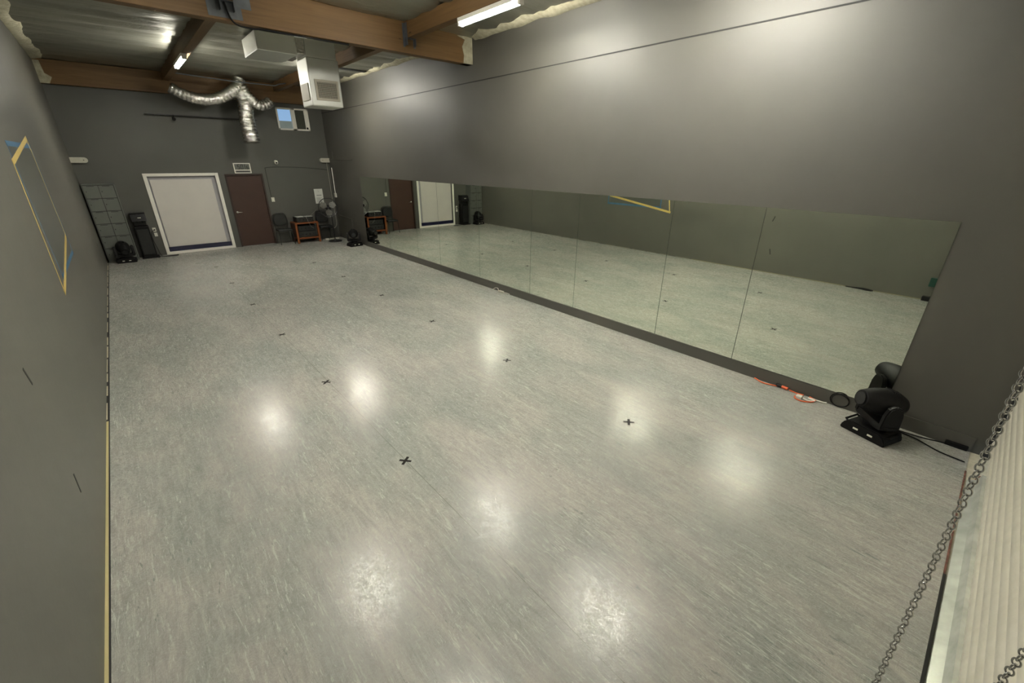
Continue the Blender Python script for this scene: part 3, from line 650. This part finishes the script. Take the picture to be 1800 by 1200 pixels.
m = MB(); Y_ = [(-6.95, 1.53), (-9.03, 1.20), (-8.80, 2.47), (-6.98, 2.73)]
for k in range(4): strip(m, Y_[k], Y_[(k + 1) % 4], .055 if k % 2 == 0 else .026, .0022)
tag(m.build('tape_outline', M['yellow']), 'crooked yellow tape outline on the left wall over the blue tape', 'tape', 'tape outlines on the left wall')
for (y_, z_, dy, dz, lab) in ((-11.73, 1.28, -.03, .10, 'small dark scuff on the left wall, the upper of two near the camera'), (-11.85, .51, .03, .11, 'small dark scuff on the left wall, the lower of two near the camera')):
    m = MB(); strip(m, (y_, z_ - dz / 2), (y_ + dy, z_ + dz / 2), .022, .002); tag(m.build('wall_scuff', M['dark']), lab, 'scuff', 'scuffs on the left wall')

# ------------------------------------------------------------------ cords and adapters along the right wall
t = thing('extension_cord', 'orange extension cord lying along the foot of the mirror wall', 'extension cord', (6.10, -14.2, 0))
c1 = MB(); c1.tube(spline([(.055, .28, .01), (-.0, .16, .01), (.03, .04, .012), (.05, -.02, .012)], 8), .007, 8)
c1.tube(spline([(.04, -.12, .012), (.03, -.20, .01), (.035, -.27, .01), (-.02, -.22, .01), (-.10, -.22, .01), (-.13, -.29, .01), (-.08, -.37, .01), (.0, -.40, .012), (.04, -.33, .014)], 8), .007, 8)
c1.build('cord', M['orange'], t, smooth=True)
MB().tube([(.05, .03, .02), (.045, -.035, .022)], .020, 10).build('socket', M['black'], t, smooth=True)
MB().tube([(.045, -.03, .022), (.038, -.10, .020)], .018, 10).build('plug', M['orange'], t, smooth=True)
tag(MB().box((6.015, -14.42, .001), (6.085, -14.48, .03), .004).xform(Matrix.Identity(4)).build('power_adapter', M['white']), 'white power adapter inside the loop of the orange cord', 'adapter')
tag(MB().tube(spline([(6.04, -14.49, .015), (6.03, -14.55, .012), (6.08, -14.60, .010), (6.10, -14.53, .012), (6.12, -14.66, .010), (6.14, -14.70, .010)], 6), .009, 8).build('white_cable', M['white_cord'], smooth=True), 'short white cord bundled beside the orange cord loop', 'cord')
m = MB(); m.tube([(W - .022 + .004 * math.sin(3 * a), -14.80 + .085 * math.cos(a), .088 + .078 * math.sin(a)) for a in [2 * PI * k / 40 for k in range(40)]], .005, 6, True); m.tube([(W - .03 + .006 * math.sin(2 * a), -14.81 + .080 * math.cos(a), .084 + .070 * math.sin(a)) for a in [2 * PI * k / 40 for k in range(40)]], .004, 6, True)
tag(m.build('coiled_cable', M['black'], smooth=True), 'coil of black cable leaning on the plinth below the mirrors', 'cable')
tag(MB().tube(spline([(6.02, -15.25, .02), (6.08, -15.36, .008), (6.10, -15.52, .008), (6.145, -15.66, .008), (6.14, -15.78, .01)], 8), .006, 6).build('black_cable', M['black'], smooth=True), 'black cord along the wall foot behind the near stage light', 'cord', 'cords behind the near stage light')
tag(MB().tube(spline([(5.99, -15.28, .02), (6.05, -15.34, .008), (6.03, -15.48, .008), (5.93, -15.66, .008), (5.90, -15.84, .008)], 8), .006, 6).build('black_cable', M['black'], smooth=True), 'black cord curving over the floor from the near stage light to the shutter', 'cord', 'cords behind the near stage light')
tag(MB().box((W - .035, -15.68, .0), (W - .012, -15.84, .05), .006).build('plug_block', M['black']), 'black plug block at the foot of the wall near the shutter', 'plug')
tag(MB().box((6.10, -9.02, 0), (6.155, -8.88, .035), .006).build('power_adapter', M['beige']), 'small pale adapter at the foot of the middle mirrors', 'adapter')
tag(MB().tube(spline([(6.13, -8.68, .01), (6.15, -8.74, .05), (6.15, -8.82, .055), (6.13, -8.86, .015)], 6), .006, 6).build('white_cable', M['white_cord'], smooth=True), 'looped white cord on the far side of the small adapter', 'cord', 'cords of the small adapter')
tag(MB().tube(spline([(6.13, -9.03, .015), (6.14, -9.10, .02), (6.16, -9.18, .008)], 6), .006, 6).build('white_cable', M['white_cord'], smooth=True), 'short white cord on the near side of the small adapter', 'cord', 'cords of the small adapter')
# things seen only in the mirror, at the foot of the left wall
tag(MB().tube(spline([(.06, -13.52, .01), (.05, -13.75, .012), (.10, -13.90, .012), (.06, -14.0, .012), (.04, -13.85, .025), (.09, -13.70, .025), (.05, -13.62, .01)], 8), .012, 8).build('coiled_cable', M['black'], smooth=True), 'heap of black cable at the foot of the left wall, seen in the mirror', 'cable')
tag(MB().box((.0, -14.80, .28), (.05, -14.95, .46), .01).build('junction_box', mat('dark_green_plastic', (.005, .045, .03), .4)), 'dark green box on the left wall, seen at the near edge of the mirror', 'box')
tag(MB().box((.01, -14.78, 0), (.12, -14.95, .09), .012).build('power_brick', M['black_gloss']), 'black power brick at the foot of the left wall below the green box', 'adapter')

# ------------------------------------------------------------------ roller shutter and its chain
t = thing('roller_shutter', 'cream ribbed steel roller shutter beside the camera', 'shutter', (4.0, -15.97, 0))
m = MB(); n = int(3.3 / .0105); prof = []
for k in range(n + 1):
    z = .10 + k * .0105; ph = (z - .10) / .105 % 1.0
    prof.append((-.0, z) if False else (.014 * (1 - abs(2 * ph - 1) ** 2.5) , z))
fr = [m.b.verts.new((-2.05, d, z)) for d, z in prof]; fe = [m.b.verts.new((2.145, d, z)) for d, z in prof]
br = [m.b.verts.new((-2.05, d - .004, z)) for d, z in prof]; be = [m.b.verts.new((2.145, d - .004, z)) for d, z in prof]
for k in range(n):
    m.b.faces.new((fr[k], fe[k], fe[k + 1], fr[k + 1])); m.b.faces.new((br[k], br[k + 1], be[k + 1], be[k])); m.b.faces.new((fe[k], be[k], be[k + 1], fe[k + 1])); m.b.faces.new((fr[k], fr[k + 1], br[k + 1], br[k]))
m.build('curtain', M['shutter'], t, smooth=True)
MB().prism([(-.02, 0), (.098, 0), (.098, .022), (.05, .05), (.03, .115), (-.02, .115)], 0, -2.05, 1.56).build('bottom_bar', M['galv'], t)
MB().box((1.56, -.018, .0), (1.66, .05, .05), .004).build('bar_end', M['rust'], t)
for x in (-2.09, 2.165): MB().box((x - .009, -.035, 0), (x + .009, .03, 3.4)).build('guide_rail', M['dark'], t)
MB().box((-2.1, -.03, 3.4), (2.17, .03, 3.9), .01).build('hood', M['galv'], t)

t = thing('hoist_chain', 'steel chain hanging in a long loop beside the roller shutter', 'chain', (2.64, -15.58, 0))
def link_mb(rot):
    P = []
    for k in range(24):
        a = 2 * PI * k / 24; P.append((.0115 * math.cos(a), 0, .0155 * math.sin(a)) if True else None)
    b = MB(); b.tube(P, .0030, 8, True); b.xform(Matrix.Rotation(rot, 4, 'Z')); return b
la = link_mb(math.radians(-35)).build('chain_link', M['chain'], t, smooth=True); lb = link_mb(math.radians(55)).build('chain_link', M['chain'], t, smooth=True)
la.location = (0, 0, 2.36); lb.location = (0, .0, 2.335)
def place(src, loc, parent=t):
    o = src.copy(); COL.objects.link(o); o.parent = parent; o.location = loc; return o
for k in range(2, 84): place(la if k % 2 == 0 else lb, (-.0001 * k, -.0009 * k, 2.36 - .025 * k))
for k in range(16): place(la if k % 2 == 0 else lb, (0, -.325, 1.10 - .025 * k))
rest = MB()
def add_link(p, rot):
    P = [Vector((.0115 * math.cos(a), 0, .0155 * math.sin(a))) for a in [2 * PI * k / 12 for k in range(12)]]; Rm = Matrix.Rotation(rot, 3, 'Z')
    rest.tube([Rm @ q + Vector(p) for q in P], .0030, 5, True)
for k in range(1, 58): add_link((0, 0, 2.36 + .025 * k), math.radians(-35 if k % 2 == 0 else 55))
for k in range(1, 108): add_link((0, -.325, 1.10 + .025 * k), math.radians(-35 if k % 2 == 0 else 55))
for k in range(16): add_link((0, -.325, .70 - .025 * k), math.radians(-35 if k % 2 == 0 else 55))
for k in range(0, 21):
    a = PI * k / 20; add_link((0, -.20 - .125 * math.cos(a), .285 - .12 * math.sin(a)), math.radians(-35 if k % 2 == 0 else 55))
r_ = rest.build('upper_links', M['chain'], t, smooth=True); r_['kind'] = 'stuff'
MB().box((-.02, -.42, 3.76), (.02, 0, 3.80)).build('wheel_bracket', M['galv'], t)
MB().lathe([(-.02, .17), (-.008, .155), (.008, .155), (.02, .17)], (0, -.163, 3.78), (1, 0, 0), 32).build('chain_wheel', M['galv'], t, smooth=True)
